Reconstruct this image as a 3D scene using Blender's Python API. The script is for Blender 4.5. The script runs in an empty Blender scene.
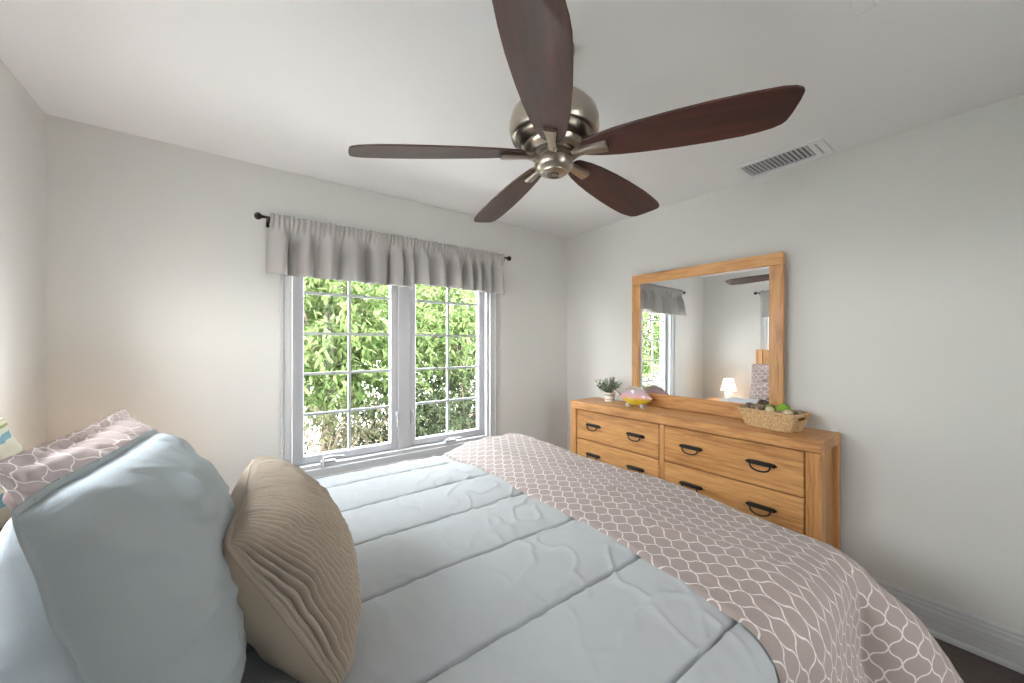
import bpy, math, random
from mathutils import Vector, Matrix, noise
import numpy as np
random.seed(7)
SC = bpy.context.scene
COL = SC.collection
PI = math.pi

# ------------------------------------------------------------------ camera, sky, sun, exposure
cam_d = bpy.data.cameras.new('camera'); cam = bpy.data.objects.new('camera', cam_d); COL.objects.link(cam)
cam_d.sensor_width = 36.0; cam_d.sensor_fit = 'HORIZONTAL'
cam_d.lens = 36.0 * 375.0 / 1024.0
cam_d.shift_y = 2.5 / 1024.0
cam_d.clip_start = 0.02; cam_d.clip_end = 200
CAM_H = 1.39
cam.location = (0, 0, CAM_H)
cam.rotation_euler = (PI / 2, 0, math.radians(53.2 - 90))
SC.camera = cam

world = bpy.data.worlds.new('sky'); SC.world = world; world.use_nodes = True
wn = world.node_tree
bg = wn.nodes['Background']
tc = wn.nodes.new('ShaderNodeTexCoord'); sx = wn.nodes.new('ShaderNodeSeparateXYZ')
rp = wn.nodes.new('ShaderNodeValToRGB')
rp.color_ramp.elements[0].position = 0.0; rp.color_ramp.elements[0].color = (1.0, 0.99, 0.96, 1)
rp.color_ramp.elements[1].position = 0.7; rp.color_ramp.elements[1].color = (0.88, 0.94, 1.0, 1)
wn.links.new(tc.outputs['Generated'], sx.inputs[0]); wn.links.new(sx.outputs['Z'], rp.inputs[0])
wn.links.new(rp.outputs[0], bg.inputs['Color'])
bg.inputs['Strength'].default_value = 33.0

sun_d = bpy.data.lights.new('sun', 'SUN'); sun_d.energy = 13.0; sun_d.angle = math.radians(2); sun_d.color = (1, .95, .86)
sun = bpy.data.objects.new('sun', sun_d); COL.objects.link(sun)
sun.rotation_euler = Vector((-.62, .0, -.75)).to_track_quat('-Z', 'Y').to_euler()

YN_ = -1.25
# window portals guide daylight sampling (they emit nothing of their own)
def portal(name, loc, rot, w, h):
    d = bpy.data.lights.new(name, 'AREA'); d.shape = 'RECTANGLE'; d.size = w; d.size_y = h; d.cycles.is_portal = True
    o = bpy.data.objects.new(name, d); COL.objects.link(o); o.location = loc; o.rotation_euler = rot
portal('window_portal', (1.017, 2.84, 1.33), (-PI / 2, 0, 0), 1.44, 1.44)
portal('window_portal', (-.88, 1.1, 1.33), (-PI / 2, 0, PI / 2), 1.44, 1.44)

portal('fill_opening_portal', (1.285, YN_ - .10, 1.07), (PI / 2, 0, 0), .17, 1.9)  # portal of the fill-light opening added in the near wall
SC.view_settings.view_transform = 'Standard'; SC.view_settings.look = 'None'
SC.view_settings.exposure = 0.0; SC.view_settings.gamma = 1.0; SC.view_settings.use_curve_mapping = False
SC.cycles.use_denoising = True
SC.cycles.max_bounces = 14; SC.cycles.diffuse_bounces = 8; SC.cycles.glossy_bounces = 5
SC.cycles.transparent_max_bounces = 16; SC.cycles.sample_clamp_indirect = 8

# ------------------------------------------------------------------ constants of the room
FZ = 0.02; CZ = 2.44
XL = -0.68; XR = 2.66; YF = 2.645; YN = -1.25

# ------------------------------------------------------------------ materials
def new_mat(name):
    m = bpy.data.materials.new(name); m.use_nodes = True
    nt = m.node_tree; b = nt.nodes['Principled BSDF']
    return m, nt, b
def N(nt, t, **k):
    n = nt.nodes.new('ShaderNode' + t)
    for a, v in k.items():
        if a in n.inputs.keys(): n.inputs[a].default_value = v
        else: setattr(n, a, v)
    return n
def plain(name, col, rough=.5, metal=0., bump=0., bscale=80., var=0., spec=.5, sheen=0.):
    m, nt, b = new_mat(name)
    b.inputs['Base Color'].default_value = (*col, 1); b.inputs['Roughness'].default_value = rough
    b.inputs['Metallic'].default_value = metal; b.inputs['Specular IOR Level'].default_value = spec
    b.inputs['Sheen Weight'].default_value = sheen
    tcn = N(nt, 'TexCoord'); nz = N(nt, 'TexNoise'); nz.inputs['Scale'].default_value = bscale; nz.inputs['Detail'].default_value = 4
    nt.links.new(tcn.outputs['Object'], nz.inputs['Vector'])
    if bump:
        bp = N(nt, 'Bump'); bp.inputs['Strength'].default_value = bump; bp.inputs['Distance'].default_value = .002
        nt.links.new(nz.outputs[0], bp.inputs['Height']); nt.links.new(bp.outputs[0], b.inputs['Normal'])
    if var:
        r = N(nt, 'ValToRGB')
        r.color_ramp.elements[0].position = .3; r.color_ramp.elements[1].position = .7
        r.color_ramp.elements[0].color = (*[c * (1 - var) for c in col], 1); r.color_ramp.elements[1].color = (*[min(1, c * (1 + var)) for c in col], 1)
        nt.links.new(nz.outputs[0], r.inputs[0]); nt.links.new(r.outputs[0], b.inputs['Base Color'])
    return m
def wood(name, cols, axis=1, scale=6., rough=.42, stretch=.08, bump=.15, coat=0.):
    m, nt, b = new_mat(name)
    tcn = N(nt, 'TexCoord'); mp = N(nt, 'Mapping')
    s = [1., 1., 1.]; s[axis] = stretch
    mp.inputs['Scale'].default_value = s
    nt.links.new(tcn.outputs['Object'], mp.inputs['Vector'])
    n1 = N(nt, 'TexNoise'); n1.inputs['Scale'].default_value = scale; n1.inputs['Detail'].default_value = 3; n1.inputs['Distortion'].default_value = 1.2
    n2 = N(nt, 'TexNoise'); n2.inputs['Scale'].default_value = scale * 12; n2.inputs['Detail'].default_value = 6; n2.inputs['Distortion'].default_value = .4
    nt.links.new(mp.outputs[0], n1.inputs['Vector']); nt.links.new(mp.outputs[0], n2.inputs['Vector'])
    mx = N(nt, 'Math', operation='MULTIPLY_ADD'); mx.inputs[1].default_value = .55
    nt.links.new(n2.outputs[0], mx.inputs[0]); 
    ml = N(nt, 'Math', operation='MULTIPLY'); ml.inputs[1].default_value = .5
    nt.links.new(n1.outputs[0], ml.inputs[0]); nt.links.new(ml.outputs[0], mx.inputs[2])
    r = N(nt, 'ValToRGB'); els = r.color_ramp.elements
    els[0].position = .38; els[0].color = (*cols[0], 1); els[1].position = .66; els[1].color = (*cols[-1], 1)
    for i, c in enumerate(cols[1:-1]):
        e = els.new(.38 + .28 * (i + 1) / (len(cols) - 1)); e.color = (*c, 1)
    nt.links.new(mx.outputs[0], r.inputs[0]); nt.links.new(r.outputs[0], b.inputs['Base Color'])
    bp = N(nt, 'Bump'); bp.inputs['Strength'].default_value = bump; bp.inputs['Distance'].default_value = .001
    nt.links.new(n2.outputs[0], bp.inputs['Height']); nt.links.new(bp.outputs[0], b.inputs['Normal'])
    b.inputs['Roughness'].default_value = rough; b.inputs['Coat Weight'].default_value = coat
    return m
def trellis(name, base, line, cu=.12, cv=.09, amp=.55, wid=.13):
    """fabric printed with an ogee lattice; UV are metres"""
    m, nt, b = new_mat(name)
    uv = N(nt, 'UVMap'); sp = N(nt, 'SeparateXYZ'); nt.links.new(uv.outputs[0], sp.inputs[0])
    def M(op, a, c=None, d=None):
        n = N(nt, 'Math', operation=op)
        for i, v in enumerate((a, c, d)):
            if v is None: continue
            if isinstance(v, (int, float)): n.inputs[i].default_value = v
            else: nt.links.new(v, n.inputs[i])
        return n.outputs[0]
    u = M('MULTIPLY', sp.outputs[0], PI / cu); v = M('MULTIPLY', sp.outputs[1], PI / cv)
    p = M('ADD', u, v); q = M('SUBTRACT', u, v)
    f1 = M('ABSOLUTE', M('SINE', M('ADD', p, M('MULTIPLY', M('SINE', M('MULTIPLY', q, 2.)), amp))))
    f2 = M('ABSOLUTE', M('SINE', M('ADD', q, M('MULTIPLY', M('SINE', M('MULTIPLY', p, 2.)), amp))))
    f = M('MINIMUM', f1, f2)
    mr = N(nt, 'MapRange'); mr.interpolation_type = 'SMOOTHSTEP'
    mr.inputs['From Min'].default_value = wid * .65; mr.inputs['From Max'].default_value = wid * 1.35
    mr.inputs['To Min'].default_value = 1; mr.inputs['To Max'].default_value = 0
    nt.links.new(f, mr.inputs['Value'])
    mx = N(nt, 'Mix', data_type='RGBA')
    mx.inputs[6].default_value = (*base, 1); mx.inputs[7].default_value = (*line, 1)
    nt.links.new(mr.outputs[0], mx.inputs[0]); nt.links.new(mx.outputs[2], b.inputs['Base Color'])
    b.inputs['Roughness'].default_value = .75; b.inputs['Sheen Weight'].default_value = .15
    nz = N(nt, 'TexNoise'); nz.inputs['Scale'].default_value = 9; nz.inputs['Detail'].default_value = 3
    bp = N(nt, 'Bump'); bp.inputs['Strength'].default_value = .25; bp.inputs['Distance'].default_value = .02
    nt.links.new(uv.outputs[0], nz.inputs['Vector']); nt.links.new(nz.outputs[0], bp.inputs['Height']); nt.links.new(bp.outputs[0], b.inputs['Normal'])
    return m

M = {}
M['wall'] = plain('painted_wall', (.725, .722, .702), .85, bump=.05, bscale=140, spec=.2)
M['ceil'] = plain('painted_ceiling', (.86, .86, .87), .9, bump=.05, bscale=120, spec=.2)
M['white'] = plain('white_gloss_paint', (.80, .80, .82), .4)
M['trim'] = plain('white_trim', (.58, .585, .60), .45)
M['vinyl'] = plain('white_vinyl', (.52, .525, .545), .4)
M['oak'] = wood('honey_oak', [(.30, .125, .038), (.47, .23, .082), (.58, .31, .122)], axis=1, stretch=.09)
M['oakv'] = wood('honey_oak_upright', [(.30, .125, .038), (.45, .22, .078), (.54, .285, .112)], axis=2, stretch=.09)
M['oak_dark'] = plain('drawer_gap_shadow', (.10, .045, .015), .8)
M['black'] = plain('black_iron', (.018, .016, .015), .45, metal=.6)
M['bronze'] = plain('oil_rubbed_bronze', (.03, .022, .018), .4, metal=.7)
M['blade'] = wood('mahogany_blade', [(.022, .007, .005), (.042, .012, .008), (.060, .018, .012)], axis=0, scale=5, stretch=.1, rough=.5, bump=.03, coat=.04)
M['nickel'] = plain('brushed_nickel', (.42, .37, .31), .28, metal=1., bump=.03, bscale=200)
M['nickel_dark'] = plain('dark_nickel', (.16, .135, .11), .32, metal=1.)
M['blue'] = plain('pale_blue_grey_fabric', (.43, .442, .455), .85, bump=.2, bscale=500, spec=.12)
M['bluepil'] = plain('pale_blue_cotton', (.40, .438, .463), .85, bump=.2, bscale=500, spec=.12)
M['sheet'] = plain('white_sheet', (.80, .80, .80), .85, spec=.2)
M['trellis'] = trellis('taupe_trellis_fabric', (.30, .237, .218), (.66, .60, .585), .054, .084, amp=.24, wid=.115)
M['trellis_p'] = trellis('taupe_trellis_pillowcase', (.335, .250, .235), (.70, .62, .60), .085, .075, amp=.34, wid=.10)
M['beige'] = plain('beige_cotton', (.40, .325, .255), .85, bump=.3, bscale=400, sheen=.2, spec=.15)
M['ruffle'] = plain('beige_ruffled_fabric', (.44, .365, .295), .9, bump=.2, bscale=260, var=.04, sheen=.3, spec=.1)
M['valance'] = plain('light_grey_linen', (.45, .43, .42), .85, bump=.3, bscale=300, spec=.15)
M['grille'] = plain('grille_backlit_shade', (.42, .44, .45), .5)  # muntins darker than the vinyl: their backlit shade is put into the colour
M['hardware'] = plain('pale_grey_window_hardware', (.45, .45, .46), .35, metal=.3)
M['ceramic'] = plain('white_ceramic', (.85, .83, .8), .25)
M['concrete'] = plain('pale_concrete', (.78, .77, .74), .9, var=.1, bscale=2)
M['bark'] = plain('bark', (.10, .075, .055), .9, bump=.8, bscale=20, var=.3)
M['vent_dark'] = plain('duct_shade_dark', (.045, .045, .05), .7)  # dark tone stands in for the shade between the louvres
M['vent_slat'] = plain('grey_vent_louvre', (.60, .60, .62), .5)

def floor_mat():
    m, nt, b = new_mat('dark_plank_floor')
    tcn = N(nt, 'TexCoord'); mp = N(nt, 'Mapping'); mp.inputs['Rotation'].default_value = (0, 0, PI / 2)
    nt.links.new(tcn.outputs['Object'], mp.inputs['Vector'])
    br = N(nt, 'TexBrick'); br.inputs['Scale'].default_value = 1; br.inputs['Brick Width'].default_value = 1.2; br.inputs['Row Height'].default_value = .16
    br.inputs['Mortar Size'].default_value = .0015
    br.inputs['Color1'].default_value = (.075, .055, .048, 1); br.inputs['Color2'].default_value = (.045, .034, .030, 1); br.inputs['Mortar'].default_value = (.01, .008, .007, 1)
    nt.links.new(mp.outputs[0], br.inputs['Vector'])
    nz = N(nt, 'TexNoise'); nz.inputs['Scale'].default_value = 8; nz.inputs['Detail'].default_value = 5
    m2 = N(nt, 'Mapping'); m2.inputs['Scale'].default_value = (6, .6, 1); nt.links.new(tcn.outputs['Object'], m2.inputs['Vector']); nt.links.new(m2.outputs[0], nz.inputs['Vector'])
    mx = N(nt, 'Mix', data_type='RGBA', blend_type='OVERLAY'); mx.inputs[0].default_value = .5
    nt.links.new(br.outputs[0], mx.inputs[6]); nt.links.new(nz.outputs[0], mx.inputs[7]); nt.links.new(mx.outputs[2], b.inputs['Base Color'])
    b.inputs['Roughness'].default_value = .45
    return m
M['floor'] = floor_mat()
def glass_pane():
    m = bpy.data.materials.new('window_glass'); m.use_nodes = True; nt = m.node_tree
    for n in list(nt.nodes): nt.nodes.remove(n)
    o = N(nt, 'OutputMaterial'); t = N(nt, 'BsdfTransparent'); g = N(nt, 'BsdfGlossy'); g.inputs['Roughness'].default_value = .02
    t.inputs['Color'].default_value = (.97, .98, .98, 1)
    mx = N(nt, 'MixShader'); mx.inputs[0].default_value = .003
    nt.links.new(t.outputs[0], mx.inputs[1]); nt.links.new(g.outputs[0], mx.inputs[2]); nt.links.new(mx.outputs[0], o.inputs[0])
    return m
M['glass'] = glass_pane()
def mirror_mat():
    m, nt, b = new_mat('silvered_mirror'); b.inputs['Metallic'].default_value = 1; b.inputs['Roughness'].default_value = 0.0
    b.inputs['Base Color'].default_value = (.93, .95, .95, 1); return m
M['mirror'] = mirror_mat()
def leaf_mat(name, c0, c1, trans=.35, scale=1.6):
    m = bpy.data.materials.new(name); m.use_nodes = True; nt = m.node_tree; b = nt.nodes['Principled BSDF']
    at = N(nt, 'Attribute'); at.attribute_name = 'tone'
    r = N(nt, 'ValToRGB'); r.color_ramp.elements[0].color = (*c0, 1); r.color_ramp.elements[1].color = (*c1, 1)
    nt.links.new(at.outputs['Fac'], r.inputs[0]); nt.links.new(r.outputs[0], b.inputs['Base Color']); b.inputs['Roughness'].default_value = .75; b.inputs['Specular IOR Level'].default_value = .15
    tr = N(nt, 'BsdfTranslucent'); nt.links.new(r.outputs[0], tr.inputs[0])
    mx = N(nt, 'MixShader'); mx.inputs[0].default_value = trans
    nt.links.new(b.outputs[0], mx.inputs[1]); nt.links.new(tr.outputs[0], mx.inputs[2]); nt.links.new(mx.outputs[0], nt.nodes['Material Output'].inputs[0])
    return m
M['leaf'] = leaf_mat('bright_green_leaves', (.030, .058, .010), (.15, .192, .075))
M['leaf_dark'] = leaf_mat('dark_green_leaves', (.010, .016, .006), (.038, .048, .021), .2)
M['leaf_brown'] = leaf_mat('olive_brown_leaves', (.026, .026, .013), (.08, .073, .04), .3)
M['succ'] = leaf_mat('grey_green_sprigs', (.14, .19, .13), (.38, .44, .34), .1)

# ------------------------------------------------------------------ mesh helpers
class MB:
    def __init__(s): s.v = []; s.f = []; s.uv = []
    def box(s, x0, x1, y0, y1, z0, z1, bev=0.):
        if bev <= 0:
            i = len(s.v); s.v += [(x, y, z) for x in (x0, x1) for y in (y0, y1) for z in (z0, z1)]
            s.f += [tuple(i + k for k in q) for q in ((0, 1, 3, 2), (4, 6, 7, 5), (0, 4, 5, 1), (2, 3, 7, 6), (0, 2, 6, 4), (1, 5, 7, 3))]
            return s
        b = min(bev, (x1 - x0) * .45, (y1 - y0) * .45, (z1 - z0) * .45)
        i = len(s.v); idx = {}
        cx = (x0, x1); cy = (y0, y1); cz = (z0, z1)
        for a in (0, 1):
            for c in (0, 1):
                for d in (0, 1):
                    p = (cx[a], cy[c], cz[d]); sg = ((1, -1)[a], (1, -1)[c], (1, -1)[d])
                    for ax in range(3):
                        q = [p[k] + (0 if k == ax else sg[k] * b) for k in range(3)]
                        idx[(a, c, d, ax)] = len(s.v); s.v.append(tuple(q))
        def g(a, c, d, ax): return idx[(a, c, d, ax)]
        for a in (0, 1): s.f.append((g(a, 0, 0, 0), g(a, 1, 0, 0), g(a, 1, 1, 0), g(a, 0, 1, 0))); s.f.append((g(0, a, 0, 1), g(1, a, 0, 1), g(1, a, 1, 1), g(0, a, 1, 1))); s.f.append((g(0, 0, a, 2), g(1, 0, a, 2), g(1, 1, a, 2), g(0, 1, a, 2)))
        for a in (0, 1):
            for c in (0, 1):
                s.f.append((g(a, c, 0, 0), g(a, c, 1, 0), g(a, c, 1, 1), g(a, c, 0, 1)))
                s.f.append((g(a, 0, c, 0), g(a, 1, c, 0), g(a, 1, c, 2), g(a, 0, c, 2)))
                s.f.append((g(0, a, c, 1), g(1, a, c, 1), g(1, a, c, 2), g(0, a, c, 2)))
        for a in (0, 1):
            for c in (0, 1):
                for d in (0, 1): s.f.append((g(a, c, d, 0), g(a, c, d, 1), g(a, c, d, 2)))
        return s
    def tube(s, pts, r, n=10, cap=True, closed=False):
        pts = [Vector(p) for p in pts]; rr = r if isinstance(r, (list, tuple)) else [r] * len(pts)
        i0 = len(s.v); m = len(pts)
        up = None
        for k, p in enumerate(pts):
            if closed: t = (pts[(k + 1) % m] - pts[k - 1]).normalized()
            else: t = (pts[min(k + 1, m - 1)] - pts[max(k - 1, 0)]).normalized()
            if up is None:
                up = Vector((0, 0, 1)) if abs(t.z) < .9 else Vector((1, 0, 0))
            a = t.cross(up).normalized(); b = a.cross(t).normalized(); up = b
            for j in range(n):
                w = 2 * PI * j / n; s.v.append(tuple(p + (a * math.cos(w) + b * math.sin(w)) * rr[k]))
        for k in range(m if closed else m - 1):
            k2 = (k + 1) % m
            for j in range(n):
                s.f.append((i0 + k * n + j, i0 + k * n + (j + 1) % n, i0 + k2 * n + (j + 1) % n, i0 + k2 * n + j))
        if cap and not closed:
            s.f.append(tuple(i0 + j for j in range(n))[::-1]); s.f.append(tuple(i0 + (m - 1) * n + j for j in range(n)))
        return s
    def lathe(s, prof, c=(0, 0, 0), n=32, sx=1., sy=1.):
        i0 = len(s.v)
        for (r, z) in prof:
            for j in range(n):
                w = 2 * PI * j / n; s.v.append((c[0] + r * math.cos(w) * sx, c[1] + r * math.sin(w) * sy, c[2] + z))
        m = len(prof)
        for k in range(m - 1):
            for j in range(n): s.f.append((i0 + k * n + j, i0 + k * n + (j + 1) % n, i0 + (k + 1) * n + (j + 1) % n, i0 + (k + 1) * n + j))
        if prof[0][0] > 1e-5: s.f.append(tuple(i0 + j for j in range(n))[::-1])
        if prof[-1][0] > 1e-5: s.f.append(tuple(i0 + (m - 1) * n + j for j in range(n)))
        return s
    def grid(s, fn, nu, nv, uvfn=None, wrapu=False):
        i0 = len(s.v)
        for a in range(nu + 1):
            for b in range(nv + 1):
                s.v.append(tuple(fn(a / nu, b / nv)))
        for a in range(nu):
            for b in range(nv):
                s.f.append((i0 + a * (nv + 1) + b, i0 + (a + 1) * (nv + 1) + b, i0 + (a + 1) * (nv + 1) + b + 1, i0 + a * (nv + 1) + b + 1))
        return s
    def prism(s, poly, axis, a0, a1):
        """extrude a closed 2-D outline along an axis (0=x,1=y,2=z)"""
        i = len(s.v); n = len(poly)
        for a in (a0, a1):
            for (p, q) in poly:
                c = [p, q]; c.insert(axis, a); s.v.append(tuple(c))
        for j in range(n): s.f.append((i + j, i + (j + 1) % n, i + n + (j + 1) % n, i + n + j))
        s.f.append(tuple(range(i, i + n))[::-1]); s.f.append(tuple(range(i + n, i + 2 * n)))
        return s
    def build(s, name, mat, parent=None, smooth=False, loc=None, weld=False, uvs=None, mods=None):
        me = bpy.data.meshes.new(name); me.from_pydata(s.v, [], s.f); me.update()
        if uvs is not None:
            ul = me.uv_layers.new(name='UVMap')
            vi = np.zeros(len(me.loops), dtype=np.int32); me.loops.foreach_get('vertex_index', vi)
            ul.data.foreach_set('uv', np.asarray(uvs, dtype=np.float32)[vi].ravel())
        import bmesh
        bm = bmesh.new(); bm.from_mesh(me)
        if weld: bmesh.ops.remove_doubles(bm, verts=bm.verts, dist=1e-5)
        bmesh.ops.recalc_face_normals(bm, faces=bm.faces); bm.to_mesh(me); bm.free()
        if smooth:
            me.polygons.foreach_set('use_smooth', [True] * len(me.polygons))
            if smooth != 'all': me.set_sharp_from_angle(angle=math.radians(38))
        me.materials.append(mat)
        o = bpy.data.objects.new(name, me); COL.objects.link(o)
        if parent: o.parent = parent
        if loc: o.location = loc
        return o
def tag(o, label=None, cat=None, group=None, kind=None):
    if label: o['label'] = label
    if cat: o['category'] = cat
    if group: o['group'] = group
    if kind: o['kind'] = kind
    return o
def thing(name, label=None, cat=None, loc=(0, 0, 0), rz=0, group=None, kind=None):
    o = bpy.data.objects.new(name, None); COL.objects.link(o); o.location = loc; o.rotation_euler = (0, 0, rz); o.empty_display_size = .1
    return tag(o, label, cat, group, kind)
def fbm(x, y, z, o=3):
    return noise.fractal(Vector((x, y, z)), 1.0, 2.0, o)
def sstep(a, b, x):
    t = max(0., min(1., (x - a) / (b - a))); return t * t * (3 - 2 * t)

# ------------------------------------------------------------------ room shell
TH = .16
def struct(name, mb, mat, **k):
    o = mb.build(name, mat, **k); o['kind'] = 'structure'; return o
struct('floor', MB().box(XL - TH, XR + TH, YN - TH, YF + TH, FZ - .12, FZ), M['floor'])
struct('ceiling', MB().box(XL - TH, XR + TH, YN - TH, YF + TH, CZ, CZ + .15), M['ceil'])
WX0, WX1, WZ0, WZ1 = .30, 1.735, .60, 2.045          # window opening in the far wall
struct('wall_far', MB().box(XL - TH, WX0, YF, YF + TH, FZ, CZ).box(WX1, XR + TH, YF, YF + TH, FZ, CZ)
       .box(WX0, WX1, YF, YF + TH, FZ, WZ0).box(WX0, WX1, YF, YF + TH, WZ1, CZ), M['wall'])
LC = 1.10; LW = (WX1 - WX0) / 2                       # window behind the headboard
struct('wall_left', MB().box(XL - TH, XL, YN, LC - LW, FZ, CZ).box(XL - TH, XL, LC + LW, YF, FZ, CZ)
       .box(XL - TH, XL, LC - LW, LC + LW, FZ, WZ0).box(XL - TH, XL, LC - LW, LC + LW, WZ1, CZ), M['wall'])
struct('wall_right', MB().box(XR, XR + TH, YN, YF, FZ, CZ), M['wall'])
DX0, DX1, DZ = 1.50, 2.32, 2.05                        # closed door behind the photographer
SX0, SX1 = 1.19, 1.38                                 # tall unseen opening added beside the door for fill light
struct('wall_near', MB().box(XL, SX0, YN - TH, YN, FZ, CZ).box(SX1, DX0, YN - TH, YN, FZ, CZ).box(SX0, SX1, YN - TH, YN, FZ, .12).box(SX0, SX1, YN - TH, YN, DZ, CZ).box(DX1, XR, YN - TH, YN, FZ, CZ).box(DX0, DX1, YN - TH, YN, DZ, CZ), M['wall'])
struct('trim_1', MB().box(DX0 - .07, DX0, YN, YN + .02, FZ, DZ + .07, .004).box(DX1, DX1 + .07, YN, YN + .02, FZ, DZ + .07, .004).box(DX0, DX1, YN, YN + .02, DZ, DZ + .07, .004), M['trim'])
dm = MB().box(DX0, DX1, YN - .045, YN - .006, FZ, DZ, .002)
for (x0, x1) in ((DX0 + .10, DX0 + .37), (DX0 + .45, DX0 + .72)):
    for (z0, z1) in ((.22, .85), (1.0, 1.55), (1.65, 1.92)): dm.box(x0, x1, YN - .008, YN + .002, z0, z1, .006)
door = struct('door_1', dm, M['trim'])
struct('fill_opening_pane', MB().box(SX0, SX1, YN - .06, YN - .055, .12, DZ), M['glass'])  # glass of the added fill-light opening behind the camera
MB().lathe([(.026, 0), (.026, .006), (.010, .012), (.010, .035), (.026, .045), (.028, .058), (.018, .068), (.001, .070)], n=20).build('door_knob', M['nickel'], door, smooth=True, loc=(DX0 + .06, YN - .006, 1.0)).rotation_euler = (-PI / 2, 0, 0)

prof = [(0, 0), (.030, 0), (.030, .012), (.026, .020), (.018, .024), (.018, .060), (.0165, .066), (.018, .072), (.018, .108), (.0145, .116), (.0145, .132), (.0105, .138), (.0105, .150), (.006, .158), (0, .163)]
def base_run(name, pts_fn, axis, a0, a1): struct(name, MB().prism([pts_fn(p, q) for p, q in prof], axis, a0, a1), M['trim'])
base_run('baseboard_right', lambda p, q: (XR - p, q + FZ), 1, YN, YF)
base_run('baseboard_left', lambda p, q: (XL + p, q + FZ), 1, YN, YF)
base_run('baseboard_far', lambda p, q: (YF - p, q + FZ), 0, XL + .031, XR - .031)

# ------------------------------------------------------------------ windows (local: x along wall, -y into the room, origin on wall face)
def make_window(name, loc, rz):
    W = thing(name, kind='structure', loc=loc, rz=rz)
    w = LW; z0, z1 = WZ0, WZ1
    # casing: stepped profile boards
    c = MB()
    for sgn in (-1, 1):
        xs = sorted((sgn * w, sgn * (w + .066))); c.box(xs[0], xs[1], -.016, 0, z0 - .066, z1 + .066, .004)
        xs = sorted((sgn * (w + .048), sgn * (w + .066))); c.box(xs[0], xs[1], -.026, -.014, z0 - .066, z1 + .066, .004)
        xs = sorted((sgn * (w + .004), sgn * (w + .016))); c.box(xs[0], xs[1], -.020, -.014, z0, z1, .003)
    for a, b in ((z0 - .066, z0), (z1, z1 + .066)):
        c.box(-w, w, -.016, 0, a, b, .004)
    c.box(-w - .05, w + .05, -.026, -.014, z1 + .048, z1 + .066, .004).box(-w - .05, w + .05, -.026, -.014, z0 - .066, z0 - .048, .004)
    c.build('window_casing', M['trim'], W)
    f = MB()                                             # jamb liner and centre post
    f.box(-w, -w + .018, .0, .13, z0, z1).box(w - .018, w, .0, .13, z0, z1).box(-w + .018, w - .018, 0, .13, z1 - .018, z1).box(-w + .018, w - .018, 0, .13, z0, z0 + .022)
    f.box(-.045, .045, .035, .12, z0 + .022, z1 - .018, .004)
    f.build('window_frame', M['vinyl'], W)
    for sgn in (-1, 1):
        a, b = (-w + .019, -.046) if sgn < 0 else (.046, w - .019)
        zb, zt = z0 + .024, z1 - .02
        s = MB(); st = .048
        s.box(a, a + st, .05, .10, zb, zt, .004).box(b - st, b, .05, .10, zb, zt, .004).box(a + st, b - st, .05, .10, zb, zb + .05, .004).box(a + st, b - st, .05, .10, zt - .045, zt, .004)
        so = s.build('sash', M['vinyl'], W)
        g0, g1, h0, h1 = a + st, b - st, zb + .05, zt - .045
        m = MB(); mw = .0085
        xm = (g0 + g1) / 2; m.box(xm - mw, xm + mw, .064, .086, h0, h1)
        for k in range(1, 5):
            zz = h0 + (h1 - h0) * k / 5; m.box(g0, xm - mw, .066, .084, zz - mw, zz + mw).box(xm + mw, g1, .066, .084, zz - mw, zz + mw)
        m.build('muntin_grid', M['grille'], so)
        MB().box(g0 - .004, g1 + .004, .073, .077, h0 - .004, h1 + .004).build('window_pane', M['glass'], so)
        # casement lock lever on the inner stile
        xl = b - .012 if sgn < 0 else a + .012
        l = MB(); l.box(xl - .008, xl + .008, .040, .052, .80, .90, .004)
        l.tube([(xl, .040, .895), (xl, .014, .885), (xl, .006, .86), (xl, .006, .83), (xl, .014, .79)], [.008, .009, .009, .008, .006], 8)
        l.build('lock_lever', M['hardware'], W, smooth=True)
        # folding crank on the sill
        xc = (a + b) / 2 - sgn * .02 if sgn > 0 else a + .17
        k = MB(); k.box(xc - .035, xc + .06, -.002, .032, z0 + .0215, z0 + .040, .006)
        if sgn < 0:
            k.tube([(xc - .015, .008, z0 + .04), (xc - .012, -.01, z0 + .062), (xc + .03, -.02, z0 + .067), (xc + .10, -.018, z0 + .058)], [.008, .007, .006, .006], 8)
            k.tube([(xc - .018, -.008, z0 + .085), (xc - .022, -.022, z0 + .05), (xc - .03, -.034, z0 + .0)], [.007, .007, .005], 8)
        else:
            k.tube([(xc - .03, .008, z0 + .04), (xc, -.006, z0 + .052), (xc + .10, -.008, z0 + .045)], [.006, .006, .005], 8)
        k.build('crank_handle', M['hardware'], W, smooth=True)
    return W
make_window('window_1', ((WX0 + WX1) / 2, YF, 0), 0)
make_window('window_2', (XL, LC, 0), PI / 2)

# ------------------------------------------------------------------ curtain rods and valances (same local frame as the windows)
def make_rod(label, loc, rz, x0, x1, z, yo):
    R = thing('curtain_rod', label, 'curtain rod', loc, rz)
    MB().tube([(x0, yo, z), (x1, yo, z)], .0075, 14).build('pole', M['bronze'], R, smooth=True)
    for s, x in ((-1, x0), (1, x1)):
        pr = [(.0, -.004), (.008, -.003), (.010, .003), (.007, .008), (.012, .013), (.019, .022), (.021, .031), (.017, .041), (.009, .047), (.0, .049)]
        mb = MB(); mb.lathe(pr, n=16)
        mb.v = [(x + s * v[2], yo + v[0], z + v[1]) for v in mb.v]
        mb.build('finial', M['bronze'], R, smooth='all')
        xb = x - s * .022
        b = MB(); b.box(xb - .005, xb + .005, yo, -.004, z - .006, z + .006).box(xb - .008, xb + .008, -.005, -.0005, z - .035, z + .03)
        b.tube([(xb, yo + .0, z - .007), (xb, yo + .004, z - .03)], .006, 8)
        b.build('rod_bracket', M['bronze'], R)
    return R
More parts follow.
